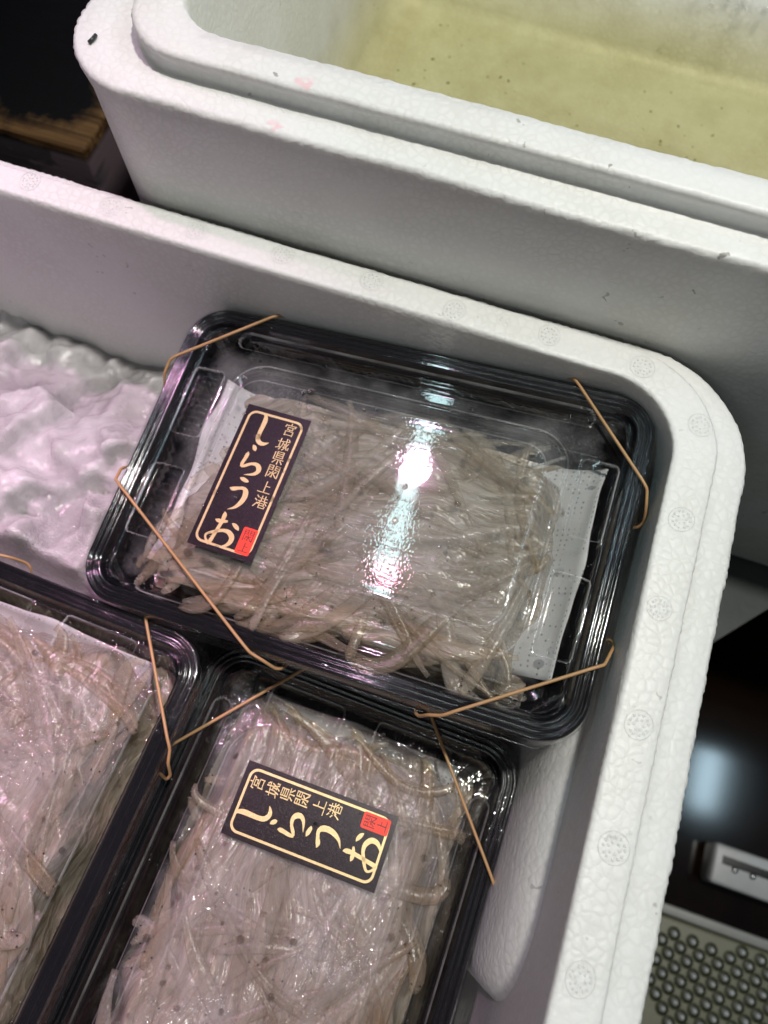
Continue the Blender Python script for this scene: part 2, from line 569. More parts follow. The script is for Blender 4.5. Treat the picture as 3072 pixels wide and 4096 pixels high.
def simple(name, col, rough, bumpscale=200.0, bs=0.15, metal=0.0, spec=0.5, var=0.25):
    t = NT(name)
    v = t.coords()
    c = t.mixc(t.ramp(t.noise(v, 18.0, 5.0, .6), [(0.35, 0.0), (0.7, 1.0)]), col, tuple(x * (1 - var) for x in col))
    return t.done(t.pbsdf(c, rough, t.bump(t.noise(v, bumpscale, 3.0, .6), 0.001, bs), Metallic=metal, Specular_IOR_Level=spec))


M['table'] = simple('dark_grey_table', (0.055, 0.062, 0.06), 0.4)
M['floor'] = simple('dark_wet_floor', (0.010, 0.005, 0.003), 0.11, 9.0, 0.02, 0.0, 0.5, 0.8)
M['mat'] = simple('olive_rubber', (0.15, 0.15, 0.095), 0.5)
M['mat_dark'] = simple('dark_olive_rubber', (0.030, 0.034, 0.012), 0.5)
M['knob'] = simple('worn_pale_rubber', (0.50, 0.52, 0.53), 0.42)
M['frame'] = simple('pale_grey_plastic', (0.26, 0.26, 0.245), 0.45)
M['handle'] = simple('off_white_plastic', (0.40, 0.41, 0.42), 0.4)
M['slot'] = simple('dark_slot', (0.004, 0.004, 0.004), 0.5)
M['chrome'] = simple('steel', (0.5, 0.5, 0.5), 0.25, metal=1.0)

# ------------------------------------------------------------------ setting
mb = MB()
mb.add([(-4, -4, -.3205), (6, -4, -.3205), (6, 5, -.3205), (-4, 5, -.3205)], [(0, 1, 2, 3)])
tag(mb.build('floor', M['floor'], smooth=False), kind='structure')

# dark table carrying the two foam boxes; its front right edge runs diagonally
mb = MB()
pts = [(-.9, -.6), (.115, -.6), (.115, -.0445), (.2139, .0663), (.62, .52), (.62, 1.0), (-.9, 1.0)]
n = len(pts)
mb.add([(x, y, -.1525) for x, y in pts] + [(x, y, -.19) for x, y in pts],
       [tuple(range(n)), tuple(range(2 * n - 1, n - 1, -1))] + [(i, i + n, (i + 1) % n + n, (i + 1) % n) for i in range(n)])
for (lx, ly) in ((-.8, -.5), (.05, -.5), (.5, .9), (-.8, .9)):
    mb.box(lx, lx + .05, ly, ly + .05, -.32, -.19)
tag(mb.build('table', M['table'], smooth=False), 'dark grey table top with a slanting edge under the foam boxes', 'table')

# ------------------------------------------------------------------ foam boxes
S = 4.0 / 1000


def scallop(loop, amp, seed, pitch=0.0036):
    """bead-sized lumps along a loop, pushed outwards"""
    d = np.roll(loop, -1, 0) - np.roll(loop, 1, 0)
    nrm = np.stack([d[:, 1], -d[:, 0], np.zeros(len(d))], 1)
    nrm /= np.linalg.norm(nrm, axis=1)[:, None] + 1e-12
    seg = np.linalg.norm(np.roll(loop, -1, 0) - loop, axis=1)
    s = np.concatenate([[0], np.cumsum(seg)[:-1]]) / pitch
    s = s + 1.1 * vnoise(s * 0.7, s * 0 + 3.3, seed)
    a = np.abs(np.sin(math.pi * s)) ** 0.6 * amp * (0.4 + 1.2 * vnoise(s * 0.6, s * 0 + 9.1, seed + 1))
    w = (vnoise(s * 0.08, s * 0 + 1.7, seed + 2) - .5) * 0.0012
    return loop + nrm * (a + w)[:, None]


def box_mesh(loops, name, mat, parent):
    mb = MB()
    loft(mb, loops, cap0=True, cap1=True)
    return mb.build(name, mat, parent)


NSD, NAR = 330, 36
H = 0.0236
b1 = tag(empty('foam_box', Matrix.Translation((0, 0, 0))), 'open white foam box holding ice and three black fish trays', 'foam box')
X0, Y0 = -0.46, -0.42
L = []


def r1(xo, yo, r, z, sc=0.0, seed=1):
    """loop of the front box: xo, yo = coordinates of the right and back faces"""
    lp = rr(X0 - (xo - .1), xo, Y0 - (yo - .066), yo, r, NSD, NAR, z)
    if sc: lp = scallop(lp, sc, seed)
    L.append(lp)


r1(.112, .0735, .036, -.1520)
r1(.116, .0775, .040, -.1490)
r1(.1245, .0795, .042, .002)
r1(.1265, .0825, .042, .010, .0006, 2)
r1(.1272, .0840, .042, .0165, .0006, 2)
r1(.1264, .0834, .0415, .0180, .0006, 2)
r1(.1253, .0826, .041, .0187, .0004, 2)
r1(.1200, .0806, .039, .0192)
r1(.1153, .0797, .0375, .0194)
r1(.1146, .0794, .037, .0200)
r1(.1143, .0791, .037, .0228, .0003, 5)
r1(.1136, .0785, .0365, .0234, .0002, 5)
r1(.1120, .0770, .036, H)
r1(.1075, .0735, .033, H)
r1(.1020, .0680, .029, H)
r1(.1010, .0672, .028, H - .0002, -.0002, 8)
r1(.1004, .0667, .0275, H - .0009, -.0002, 8)
r1(.1002, .0664, .0275, H - .003)
r1(.0990, .0655, .0275, -.03)
r1(.0965, .0640, .027, -.085)
r1(.0950, .0625, .026, -.112)
r1(.0900, .0580, .022, -.122)
r1(.0860, .0550, .020, -.1248)
r1(.0840, .0530, .019, -.125)
r1(.0700, .0400, .012, -.125)
box_mesh(L, 'body', M['foam'], b1)

# round vent marks pressed into the rim
mb = MB()
ring = [(.0044 * math.cos(a), .0044 * math.sin(a), 0.0) for a in np.linspace(0, 2 * math.pi, 33)[:-1]]
tube(mb, ring, .00009, 6, True)
for rad, cnt, ph in ((.0030, 12, .2), (.0016, 6, .5)):
    for k in range(cnt):
        a = ph + 2 * math.pi * k / cnt + random.uniform(-.12, .12)
        dome(mb, (rad * math.cos(a), rad * math.sin(a), -.00005), .00046, .00040, 8, 3)
mb0 = None
vents = [(-0.1653, 0.0751), (-0.1294, 0.0744), (-0.094, .0748), (-0.0585, 0.0750), (-0.0227, 0.0746), (0.0106, 0.0729), (0.0477, 0.0738),
         (0.0819, 0.0722), (0.1063, 0.055), (0.107, 0.0178), (0.1071, -0.014), (0.1083, -0.0516), (0.1081, -0.0886), (0.107, -0.1239)]
for i, (x, y) in enumerate(vents):
    if mb0 is None:
        o = mb0 = mb.build('vent_mark', M['foam'], b1)
    else:
        o = mb0.copy(); COL.objects.link(o); o.parent = b1
    o.location = (x + random.uniform(-.0008, .0008), y + random.uniform(-.0006, .0006), H + .00003)
    o.scale = (random.uniform(.9, 1.08), random.uniform(.9, 1.08), random.uniform(.35, .9))
    o.rotation_euler = (0, 0, random.uniform(0, 6))

# rounded pad moulded on the lower right wall
mb = MB()
lps = []
for ins, xx in ((-.004, .104), (0, .0985), (.0015, .0945), (.004, .0905), (.008, .0885), (.013, .0878)):
    lp = rr(-.146 + ins, .02 - ins, -.112 + ins * .3, -.006 - ins * 2.6, .034, 40, 24, 0)
    lps.append(np.stack([xx + (lp[:, 1] + .05) * .10, lp[:, 0], lp[:, 1]], 1))
loft(mb, lps, cap1=True)
mb.build('wall_pad', M['foam'], b1)

# second, taller foam box with water, behind
b2 = tag(empty('foam_box', Matrix.Translation((0.25, 0.3, 0))), 'taller white foam box half filled with cloudy yellow water behind the front box', 'foam box')
L = []
OX = Vector((0.25, 0.3, 0))


def r2(x0, y0, x1, y1, r, z, sc=0.0, seed=21):
    lp = rr(x0, x1, y0, y1, r, NSD, NAR, z)
    if sc: lp = scallop(lp, sc, seed)
    L.append(lp)


z2, zl = .0708, .0798
r2(-.137, .0925, .66, .50, .026, -.1520)
r2(-.140, .0895, .66, .50, .028, -.1480)
r2(-.1436, .0868, .664, .504, .030, z2 - .012)
r2(-.1443, .0862, .6643, .5043, .030, z2 - .002, .0006)
r2(-.1438, .0867, .6640, .504, .030, z2 - .0006, .0006)
r2(-.1428, .0877, .663, .503, .029, z2, .0003)
r2(-.1360, .0925, .658, .498, .027, z2)
r2(-.1262, .0985, .648, .488, .024, z2 - .0003)
r2(-.1240, .0990, .647, .487, .0235, z2 + .0004)
r2(-.1224, .0993, .6465, .4865, .023, z2 + .0030)
r2(-.1218, .0987, .6468, .4868, .023, z2 + .0048)
r2(-.1226, .0978, .6472, .4872, .023, z2 + .0072, .0004, 31)
r2(-.1220, .0985, .6465, .4865, .023, zl - .0003, .0004, 31)
r2(-.1205, .0998, .645, .485, .022, zl)
r2(-.1150, .1050, .640, .480, .022, zl)
r2(-.1098, .1098, .635, .475, .022, zl, -.0005, 41)
r2(-.1088, .1106, .634, .474, .022, zl - .0012, -.0003, 41)
r2(-.1080, .1113, .633, .473, .022, zl - .004)
r2(-.1020, .1160, .628, .338, .022, -.018)
r2(-.0965, .1210, .622, .328, .020, -.050)
r2(-.0900, .1270, .615, .320, .018, -.0550)
r2(-.0880, .1290, .613, .318, .017, -.0551)
r2(-.0800, .1370, .605, .310, .015, -.0551)
loops = [l - np.array(OX) for l in L]
box_mesh(loops, 'body', M['foam_old'], b2)

# water in the second box
mb = MB()
lw = [rr(-.1000, .6250, .1180, .3320, .020, 40, 12, -.0620) - np.array(OX),
      rr(-.1050, .6300, .1140, .3410, .022, 40, 12, -.0185) - np.array(OX)]
mb2 = MB()
loft(mb2, [l + np.array(OX) for l in lw], cap0=True, cap1=True)
tag(mb2.build('water', M['water'], smooth=False), kind='structure')
# specks of dirt on the tank floor, bubbles along the far waterline
mb = MB()
for k in range(320):
    x, y = random.uniform(-.075, .30), random.uniform(.14, .315)
    r = random.choice((.0004, .0006, .0008, .0014)) * random.uniform(.6, 1.2)
    dome(mb, (x, y, -.0551), r * .7, r * .25, 7, 2, 0, random.uniform(.35, 1), random.uniform(0, 3))
t = NT('brown_sediment'); M['sed'] = t.done(t.pbsdf((0.22, 0.19, 0.08), 0.7))
tag(mb.build('sediment', M['sed']), 'brown specks of sediment scattered on the tank bottom under the water', 'sediment', kind='stuff')
mb = MB()
for k in range(70):
    x = random.uniform(.07, .16)
    r = random.uniform(.0006, .002)
    dome(mb, (x, .336 - abs(random.gauss(0, .003)), -.0186), r, r, 10, 4)
tag(mb.build('foam_bubbles', M['bubble']), 'tiny bubbles floating along the far waterline of the tank', 'bubbles', kind='stuff')

# scraps lying on the boxes
mb = MB()
tube(mb, [(0, 0, .0005), (.0006, .0018, .0007), (.0007, .0040, .0006)], .0007, 8)
t = NT('dark_shell'); M['scrap'] = t.done(t.pbsdf((0.02, 0.028, 0.026), 0.3))
o = tag(mb.build('seed_husk', M['scrap']), 'tiny dark husk lying on the left corner ledge of the water box', 'husk')
o.location = (-.1345, .1015, .0710)
mb = MB()
dome(mb, (0, 0, 0), .0009, .0006, 8, 3, 0, 1.8, .3)
t = NT('crimson_scrap'); M['crim'] = t.done(t.pbsdf((0.45, 0.02, 0.05), 0.3))
o = tag(mb.build('roe_scrap', M['crim']), 'small crimson scrap stuck in the groove of the water box lip', 'scrap')
o.location = (.1065, .0970, .0712)

# ------------------------------------------------------------------ wooden block left
mb = MB()
mb.box(-.62, -.1865, .1305, .70, -.152, -.0200, .0016)
tag(mb.build('wooden_block', M['wood']), 'black stained wooden block with brown worn front corner left of the water box', 'wooden block')

# ------------------------------------------------------------------ things down on the floor, right
mr = tag(empty('drainage_mat', Matrix.Translation((.2353, -.1, -.32))), 'olive drainage mat with rows of round knobs and pale edging, right', 'mat')
mb = MB()
mb.box(.002, .24, -.25, -.004, 0, .0175, .002)
mb.build('sheet', M['mat'], mr)
mb = MB(); mk = MB()
pitch = .0125
for i in range(-2, 40):
    for j in range(-2, 40):
        x = (i + j) * pitch * .5 + .006
        y = (i - j) * pitch * .5 - .012
        x, y = x + y * .12, y - x * .06
        if .006 < x < .2 and -.2 < y < -.009:
            dome(mk, (x, y, .0176), .0044, .0014, 14, 2)
            dome(mb, (x, y, .0182), .0019, .0026, 12, 4)
mk.build('knob_ring', M['mat_dark'], mr)['kind'] = 'stuff'
mb.build('knob', M['knob'], mr)['kind'] = 'stuff'
mb = MB()
mb.box(-.003, .24, -.0035, .003, 0, .021, .0012)
mb.build('edging', M['frame'], mr)
mb = MB()
mb.box(-.0085, .0005, -.25, -.0045, 0, .014, .001)
mb.build('side_strip', M['table'], mr)

hp = tag(empty('slotted_plate', Matrix.Translation((.2685, -.062, -.32))), 'off white plastic plate with a dark slot and two screws, right edge', 'plate')
mb = MB()
mb.box(0, .08, -.0127, .0131, 0, .0200, .002)
mb.build('plate', M['handle'], hp)
mb = MB()
mb.box(.0055, .07, .0008, .0062, .0199, .0206, .0002)
mb.build('slot', M['slot'], hp)
s0 = None
for x in (.0145, .0265):
    if s0 is None:
        mb = MB()
        dome(mb, (0, 0, 0), .0022, .0016, 12, 4)
        s0 = o = mb.build('screw', M['chrome'], hp)
    else:
        o = s0.copy(); COL.objects.link(o); o.parent = hp
    o.location = (x, -.0005, .0203)

# ------------------------------------------------------------------ fish trays
A, B, RC = .096, .065, .0165


def rrsdf(x, y, a, b, r):
    qx, qy = np.abs(x) - (a - r), np.abs(y) - (b - r)
    return np.hypot(np.maximum(qx, 0), np.maximum(qy, 0)) + np.minimum(np.maximum(qx, qy), 0) - r


LP = np.array([(-2.4, -8.2), (-2.2, -7.9), (-1.3, -7.6), (-.75, -6.6), (-.25, -2.0), (0.0, -1.0), (.35, -.25), (.8, 0), (1.6, .1), (2.1, 0), (2.5, -.9), (2.9, -.9),
               (3.3, -.1), (4.2, -.1), (4.6, -.9), (5.0, -.9), (5.4, -.2), (6.4, -.3), (7.0, -2.0), (7.6, -3.4), (8.4, -3.7), (60, -3.7)]) / 1000


def lid_z(x, y):
    d = -rrsdf(x, y, A, B, RC)
    z = np.interp(d, LP[:, 0], LP[:, 1])
    inn = sst(.0080, .0092, d)
    # corner steps
    tdiag = (A - np.abs(x)) + (B - np.abs(y))
    z = z + inn * (.0026 * (1 - sst(.0262, .0275, tdiag)) - .0016 * (sst(.0205, .0212, tdiag) - sst(.0222, .0229, tdiag)) + .001 * (1 - sst(.0178, .0185, tdiag)))
    # long grooves
    g = rrsdf(x, np.abs(y) - .0535, .0735, .0036, .0036)
    z = z - .0028 * (1 - sst(-.0014, .0006, g)) + .0004 * np.exp(-(g / .0006) ** 2)
    g2 = rrsdf(x, np.abs(y) - .0535, .064, .0007, .0006)
    z = z + .0010 * (1 - sst(-.0004, .0008, g2))
    # end pockets
    p = rrsdf(np.abs(x) - .0800, np.abs(y) - .0220, .0066, .0150, .002)
    z = z - .0022 * (1 - sst(-.0011, .0002, p)) + .0003 * np.exp(-(p / .0005) ** 2)
    # embossed marks in the left pockets
    e = (1 - sst(-.003, -.002, p)) * (x < 0)
    z = z + e * .0006 * (np.abs(np.sin(y * 1150)) > .72) * (np.abs(np.abs(x) - .080) < .0034) * (vnoise(y * 520, x * 700, 3) > .35)
    # raised panel: slope from the outer to the inner line
    q0 = rrsdf(x, y, .0690, .0440, .0145)
    q1 = rrsdf(x, y, .0618, .0350, .0095)
    k = q0 - q1
    z = z + .0058 * sst(0, 1, -q0 / np.maximum(k * -1, 1e-5)) * (q0 < 0)
    z = z + .0009 * np.exp(-(q0 / .0007) ** 2) + .0009 * (1 - sst(-.0009, .0001, q1)) + .0006 * np.exp(-(q1 / .0006) ** 2)
    return z


def tray_loops(ds, zfun, ns=110, na=26):
    loops = []
    for d in ds:
        a, b = A - d, B - d
        r = max(RC - d, .0035)
        lp = rr(-a, a, -b, b, r, ns, na, 0)
        lp[:, 2] = zfun(lp[:, 0], lp[:, 1], d)
        loops.append(lp)
    return loops


def lid_loops():
    out = []
    NSL, NAL = 170, 40
    for d in np.concatenate([np.array([-2.4, -2.2, -1.8, -1.3, -1.0, -.75, -.5, -.25, 0, .15, .35, .55]) / 1000, np.arange(.8, 8.4, .2) / 1000]):
        lp = rr(-(A - d), A - d, -(B - d), B - d, max(RC - d, .0035), NSL, NAL)
        lp[:, 2] = lid_z(lp[:, 0], lp[:, 1]) if d > 0 else np.interp(d, LP[:, 0], LP[:, 1])
        out.append(lp)
    d0 = .0084
    ra = np.array([A - d0, B - d0, .0081]); rb = np.array([.0690 + .0012, .0440 + .0012, .0157])
    seq = [ra + (rb - ra) * k for k in np.linspace(0, 1, 58)]
    seq += [np.array([.0690, .0440, .0145]) + o for o in np.arange(.0010, -.0009, -.0002)]
    rc = np.array([.0690, .0440, .0145]) - .0008; rd = np.array([.0618, .0350, .0095]) + .0008
    seq += [rc + (rd - rc) * k for k in np.linspace(.05, 1, 14)]
    seq += [np.array([.0618, .0350, .0095]) + o for o in np.arange(.0006, -.0013, -.0002)]
    seq += [np.array([.0618, .0350, .0095]) - .004, np.array([.0618, .0350, .0095]) - .006]
    for a, b, r in seq:
        lp = rr(-a, a, -b, b, r, NSL, NAL)
        lp[:, 2] = lid_z(lp[:, 0], lp[:, 1])
        out.append(lp)
    return out


mb = MB()
loft(mb, lid_loops(), cap1=True)
LV = np.array(mb.v)
fc = np.array([LV[list(f)].mean(0) if len(f) == 4 else (0, 0, 0) for f in mb.f])
e_q0 = np.abs(rrsdf(fc[:, 0], fc[:, 1], .0690, .0440, .0145)) < .00032
e_q1 = np.abs(rrsdf(fc[:, 0], fc[:, 1], .0618, .0350, .0095)) < .00032
e_p = np.abs(rrsdf(np.abs(fc[:, 0]) - .0800, np.abs(fc[:, 1]) - .0220, .0066, .0150, .002)) < .00028
e_g = np.abs(rrsdf(fc[:, 0], np.abs(fc[:, 1]) - .0535, .0735, .0036, .0036)) < .00025
mb.m = (e_q0 | e_q1 | e_p | e_g).astype(int).tolist()
lid_me = mb.build('lid', [M['lid'], M['lid_edge']])
lid_mesh = lid_me.data
bpy.data.objects.remove(lid_me)
lid_mesh_fog = lid_mesh.copy()
lid_mesh_fog.materials[0] = M['lid_fog']

BP = np.array([(.15, -2.6), (.35, -1.7), (.8, -1.0), (1.7, -.8), (2.4, -1.6), (3.2, -1.2), (4.0, -1.0), (4.7, -1.7), (5.6, -1.2), (6.3, -1.5), (7.2, -3.8), (8.0, -5.2), (9.0, -6.0), (9.6, -8.0),
               (10.4, -14), (11.5, -21), (13.0, -26), (15, -28.6), (18, -29.4), (60, -29.4)]) / 1000


def base_z(x, y, d):
    z = np.interp(d, BP[:, 0], BP[:, 1]) + x * 0
    if .0092 < d < .0135:
        z = z + .0006 * np.sin((x + y * 1.0) * 1500)
    tdiag = (A - np.abs(x)) + (B - np.abs(y))
    if .0085 < d < .02:
        z = z + .010 * (1 - sst(.021, .029, tdiag)) * sst(.0085, .010, d)
    return z


mb = MB()
ds_b = np.concatenate([np.arange(.15, 10, .28), np.arange(10, 20, .5), [24, 32, 45]]) / 1000
lo = tray_loops(ds_b, base_z)
under = []
for d, z in ((.0112, -.0300), (.0104, -.022), (.0098, -.0090), (.0075, -.0064), (.004, -.0055), (.0003, -.0052)):
    lp = rr(-(A - d), A - d, -(B - d), B - d, max(RC - d, .0035), 110, 26, z)
    under.append(lp)
loft(mb, under + lo, cap0=True, cap1=True)
base_o = mb.build('base', M['black'])
base_mesh = base_o.data
bpy.data.objects.remove(base_o)

# ---- label: lettering as brush strokes (label coordinates: u to the right, v downwards, metres)
LW, LH = .0268, .0594


def ribbon(mb, pts, z, mi=0, n=6, tip=True):
    """smooth variable-width stroke; pts = (u, v, width)"""
    P = np.array(pts, float)
    if len(P) > 2:
        Q = []
        ext = np.vstack([2 * P[0] - P[1], P, 2 * P[-1] - P[-2]])
        for i in range(1, len(ext) - 2):
            p0, p1, p2, p3 = ext[i - 1:i + 3]
            for k in range(n):
                s = k / n
                Q.append(.5 * (2 * p1 + (p2 - p0) * s + (2 * p0 - 5 * p1 + 4 * p2 - p3) * s * s + (3 * p1 - p0 - 3 * p2 + p3) * s ** 3))
        Q.append(P[-1])
        P = np.array(Q)
    d = np.gradient(P[:, :2], axis=0)
    nr = np.stack([-d[:, 1], d[:, 0]], 1)
    nr /= np.linalg.norm(nr, axis=1)[:, None] + 1e-12
    w = np.maximum(P[:, 2], 1e-5)[:, None] / 2
    a, b = P[:, :2] + nr * w, P[:, :2] - nr * w
    V = [(x, -y, z) for x, y in a] + [(x, -y, z) for x, y in b]
    m = len(P)
    mb.add(V, [(i, i + 1, m + i + 1, m + i) for i in range(m - 1)], mi)


def crop2uv(px, py):
    """photo-crop pixels of the label to label coordinates (centre origin)"""
    a = np.array([[700.0, -705.0], [205.0, 1520.0]])
    s = np.linalg.solve(a, np.array([px - 820.0, py - 180.0]))
    return (s[0] - .5) * LW, (s[1] - .5) * LH


PX = LW / 729.0
KANA = [
    [(990, 292, 12), (1012, 325, 34), (1005, 375, 50), (975, 440, 50), (935, 520, 46), (915, 585, 48), (935, 628, 46), (980, 642, 36), (1036, 630, 6)],
    [(862, 650, 8), (872, 672, 40), (880, 700, 40), (884, 720, 6)],
    [(806, 728, 8), (795, 755, 40), (765, 805, 38), (735, 850, 36), (722, 890, 30)],
    [(722, 892, 14), (765, 880, 34), (830, 862, 30), (890, 868, 40), (918, 905, 54), (905, 948, 46), (850, 975, 30), (750, 978, 4)],
    [(708, 1010, 6), (738, 1025, 40), (780, 1048, 36), (804, 1056, 6)],
    [(592, 1118, 8), (630, 1130, 44), (690, 1125, 34), (745, 1128, 36), (768, 1165, 56), (752, 1225, 56), (705, 1285, 48), (640, 1330, 28), (562, 1350, 4)],
    [(432, 1455, 8), (462, 1468, 38), (510, 1478, 36), (568, 1478, 20)],
    [(538, 1376, 8), (535, 1410, 44), (510, 1468, 40), (462, 1545, 38), (412, 1620, 38), (372, 1680, 42), (346, 1698, 34), (322, 1655, 22), (322, 1620, 24), (352, 1600, 26), (420, 1585, 34), (510, 1572, 34), (575, 1590, 46), (608, 1640, 54), (592, 1690, 48), (545, 1725, 32), (472, 1742, 4)],
    [(615, 1498, 6), (640, 1515, 36), (668, 1545, 40), (684, 1572, 8)],
]
KANJI = {
    'miya': [[(5, 0), (5, 1.4)], [(1.2, 1.5), (.8, 3.1)], [(1.2, 1.8), (9, 1.8), (8.2, 3.1)], [(3, 3.2), (3, 5.4)], [(3, 3.2), (7, 3.2), (7, 5.4)], [(3, 5.2), (7, 5.2)], [(5, 5.3), (4.6, 6.5)], [(2, 6.5), (2, 9.9)], [(2, 6.5), (8, 6.5), (8, 9.9)], [(2, 9.5), (8, 9.5)]],
    'shiro': [[(.4, 3.3), (3.8, 3)], [(2.2, .8), (2.2, 8)], [(0, 8.7), (4, 7.3)], [(4, 2.8), (9.6, 2.4)], [(4.7, 2.8), (4.5, 6), (3, 9.6)], [(4.6, 4.8), (6.4, 4.7), (6.2, 7.6), (5.5, 7.4)], [(6.8, .3), (7.2, 5), (8.6, 8.8), (9.9, 8.9), (9.9, 7.2)], [(9, 4), (7.6, 7), (5.6, 9.6)], [(8.2, .6), (9.1, 1.6)]],
    'ken': [[(3, .3), (3, 5)], [(3, .3), (8, .3), (8, 5)], [(3, 1.8), (8, 1.8)], [(3, 3.3), (8, 3.3)], [(3, 4.9), (8, 4.9)], [(1.2, 1), (1.2, 6.5), (9.4, 6.5)], [(5.4, 6.5), (5.4, 10)], [(3.2, 7.4), (1.6, 9.4)], [(7.2, 7.4), (9, 9.4)]],
    'yuri': [[(.8, .3), (.8, 9.9)], [(.8, .3), (4, .3), (4, 3.7), (.8, 3.7)], [(.8, 2), (4, 2)], [(6, .3), (6, 3.7)], [(6, .3), (9.3, .3), (9.3, 9.6), (8.2, 9.2)], [(6, 2), (9.3, 2)], [(6, 3.7), (9.3, 3.7)], [(5, 4.6), (5, 9.4), (4.2, 9)], [(2.4, 5.9), (4, 5.9), (2.2, 8.8)], [(7.6, 5.1), (5.5, 6.5)], [(5.4, 6.5), (7.9, 8.8)]],
    'ue': [[(5, .5), (5, 9)], [(5, 4), (8.4, 4)], [(.2, 9.1), (9.8, 9.1)]],
    'minato': [[(1, .8), (2.3, 1.8)], [(.3, 3.6), (1.6, 4.5)], [(.4, 9.5), (2.5, 6.2)], [(3.4, 2.2), (9.4, 2.2)], [(5, .4), (5, 4.3)], [(7.6, .4), (7.6, 4.3)], [(2.8, 4.4), (10, 4.4)], [(5, 4.5), (3, 6.8)], [(7.6, 4.5), (10, 6.8)], [(4.6, 6.1), (8, 6.1), (8, 7.8), (4.6, 7.8)], [(4.6, 6.1), (4.6, 9.6), (9, 9.6), (9.2, 8.2)]],
}


def draw_kanji(mb, key, cu, cv, size, wid, z, mi=0, sy=1.0):
    for st in KANJI[key]:
        q = []
        for i, (x, y) in enumerate(st):
            q.append((cu + (x - 5) / 10 * size, cv + (y - 5) / 10 * size * sy, wid))
        # straight segments, kept crisp
        for a, b in zip(q[:-1], q[1:]):
            horiz = abs(a[1] - b[1]) < abs(a[0] - b[0]) * .35
            w = wid * (.72 if horiz else 1.05)
            d = np.array(b[:2]) - np.array(a[:2]); d = d / (np.linalg.norm(d) + 1e-9) * w * .35
            ribbon(mb, [(a[0] - d[0], a[1] - d[1], w), ((a[0] + b[0]) / 2, (a[1] + b[1]) / 2, w * .85), (b[0] + d[0], b[1] + d[1], w * 1.1)], z, mi, 3)


def make_label(parent, cx, cy_, rot, z):
    o = empty_label = None
    mb = MB()
    # slightly thick foil sheet, a little wavy
    nx, ny = 8, 16
    V, F = [], []
    for j in range(ny + 1):
        for i in range(nx + 1):
            x, y = (i / nx - .5) * LW, (j / ny - .5) * LH
            V.append((x, y, 0))
    for j in range(ny):
        for i in range(nx):
            a = j * (nx + 1) + i
            F.append((a, a + 1, a + nx + 2, a + nx + 1))
    mb.add(V, F)
    e = .0001
    mb.box(-LW / 2, LW / 2, -LH / 2, LH / 2, -.0002, -e)
    lab = mb.build('label', M['label'], parent)
    lab.location = (cx, cy_, z)
    lab.rotation_euler = (0, 0, rot)
    mb = MB()
    o1 = rr(-LW / 2 + .0017, LW / 2 - .0017, -LH / 2 + .0019, LH / 2 - .0019, .0034, 10, 10, .00006)
    o2 = rr(-LW / 2 + .0026, LW / 2 - .0026, -LH / 2 + .0028, LH / 2 - .0028, .0026, 10, 10, .00006)
    loft(mb, [o1, o2])
    mb.build('gold_border', M['gold'], lab, False)
    mb = MB()
    for k, st in enumerate(KANA):
        ribbon(mb, [(*crop2uv(x, y), w * PX) for x, y, w in st], .00007 + k * .000004)
    for key, (x, y) in zip(('miya', 'shiro', 'ken', 'yuri', 'ue', 'minato'), ((1280, 485), (1198, 645), (1140, 795), (1075, 945), (985, 1115), (930, 1268))):
        u, v_ = crop2uv(x, y)
        draw_kanji(mb, key, u, v_, .0051, .00043, .00007)
    mb.build('lettering', M['gold'], lab, False)
    mb = MB()
    u, v_ = crop2uv(766, 1682)
    loft(mb, [rr(u - .0029, u + .0029, -v_ - .0052, -v_ + .0052, .0008, 4, 6, .00007)], cap1=True)
    draw_kanji(mb, 'yuri', u, v_ - .0022, .0042, .00030, .00010, 1)
    draw_kanji(mb, 'ue', u, v_ + .0024, .0038, .00036, .00010, 1)
    mb.build('red_seal', [M['red'], M['ink']], lab, False)
    return lab


def tray_matrix(x, y, z, psi, a, b):
    def rod(v):
        th = math.sqrt(sum(c * c for c in v))
        return Matrix.Rotation(th, 4, Vector(v)) if th > 1e-9 else Matrix.Identity(4)
    return Matrix.Translation((x, y, z)) @ rod((a, b, 0)) @ Matrix.Rotation(psi, 4, 'Z')


def lid_scalar(x, y):
    return float(lid_z(np.array([x]), np.array([y]))[0])


def add_drops(parent, n, rmin, rmax, big=45):
    mb = MB()
    for k in range(n):
        x, y = random.uniform(-.094, .094), random.uniform(-.063, .063)
        r = rmin + (rmax - rmin) * random.random() ** 4
        dome(mb, (x, y, lid_scalar(x, y) - .00008), r, r * random.uniform(.5, .8), 9, 4, 0, random.uniform(.75, 1), random.uniform(0, 3))
    for k in range(big):
        x, y = random.uniform(-.092, .092), random.uniform(-.061, .061)
        r = random.uniform(.0009, .0019)
        dome(mb, (x, y, lid_scalar(x, y) - .0001), r, r * .75, 14, 5, 0, random.uniform(.8, 1), random.uniform(0, 3))
    o = mb.build('water_droplets', M['drop'], parent)
    o['kind'] = 'stuff'


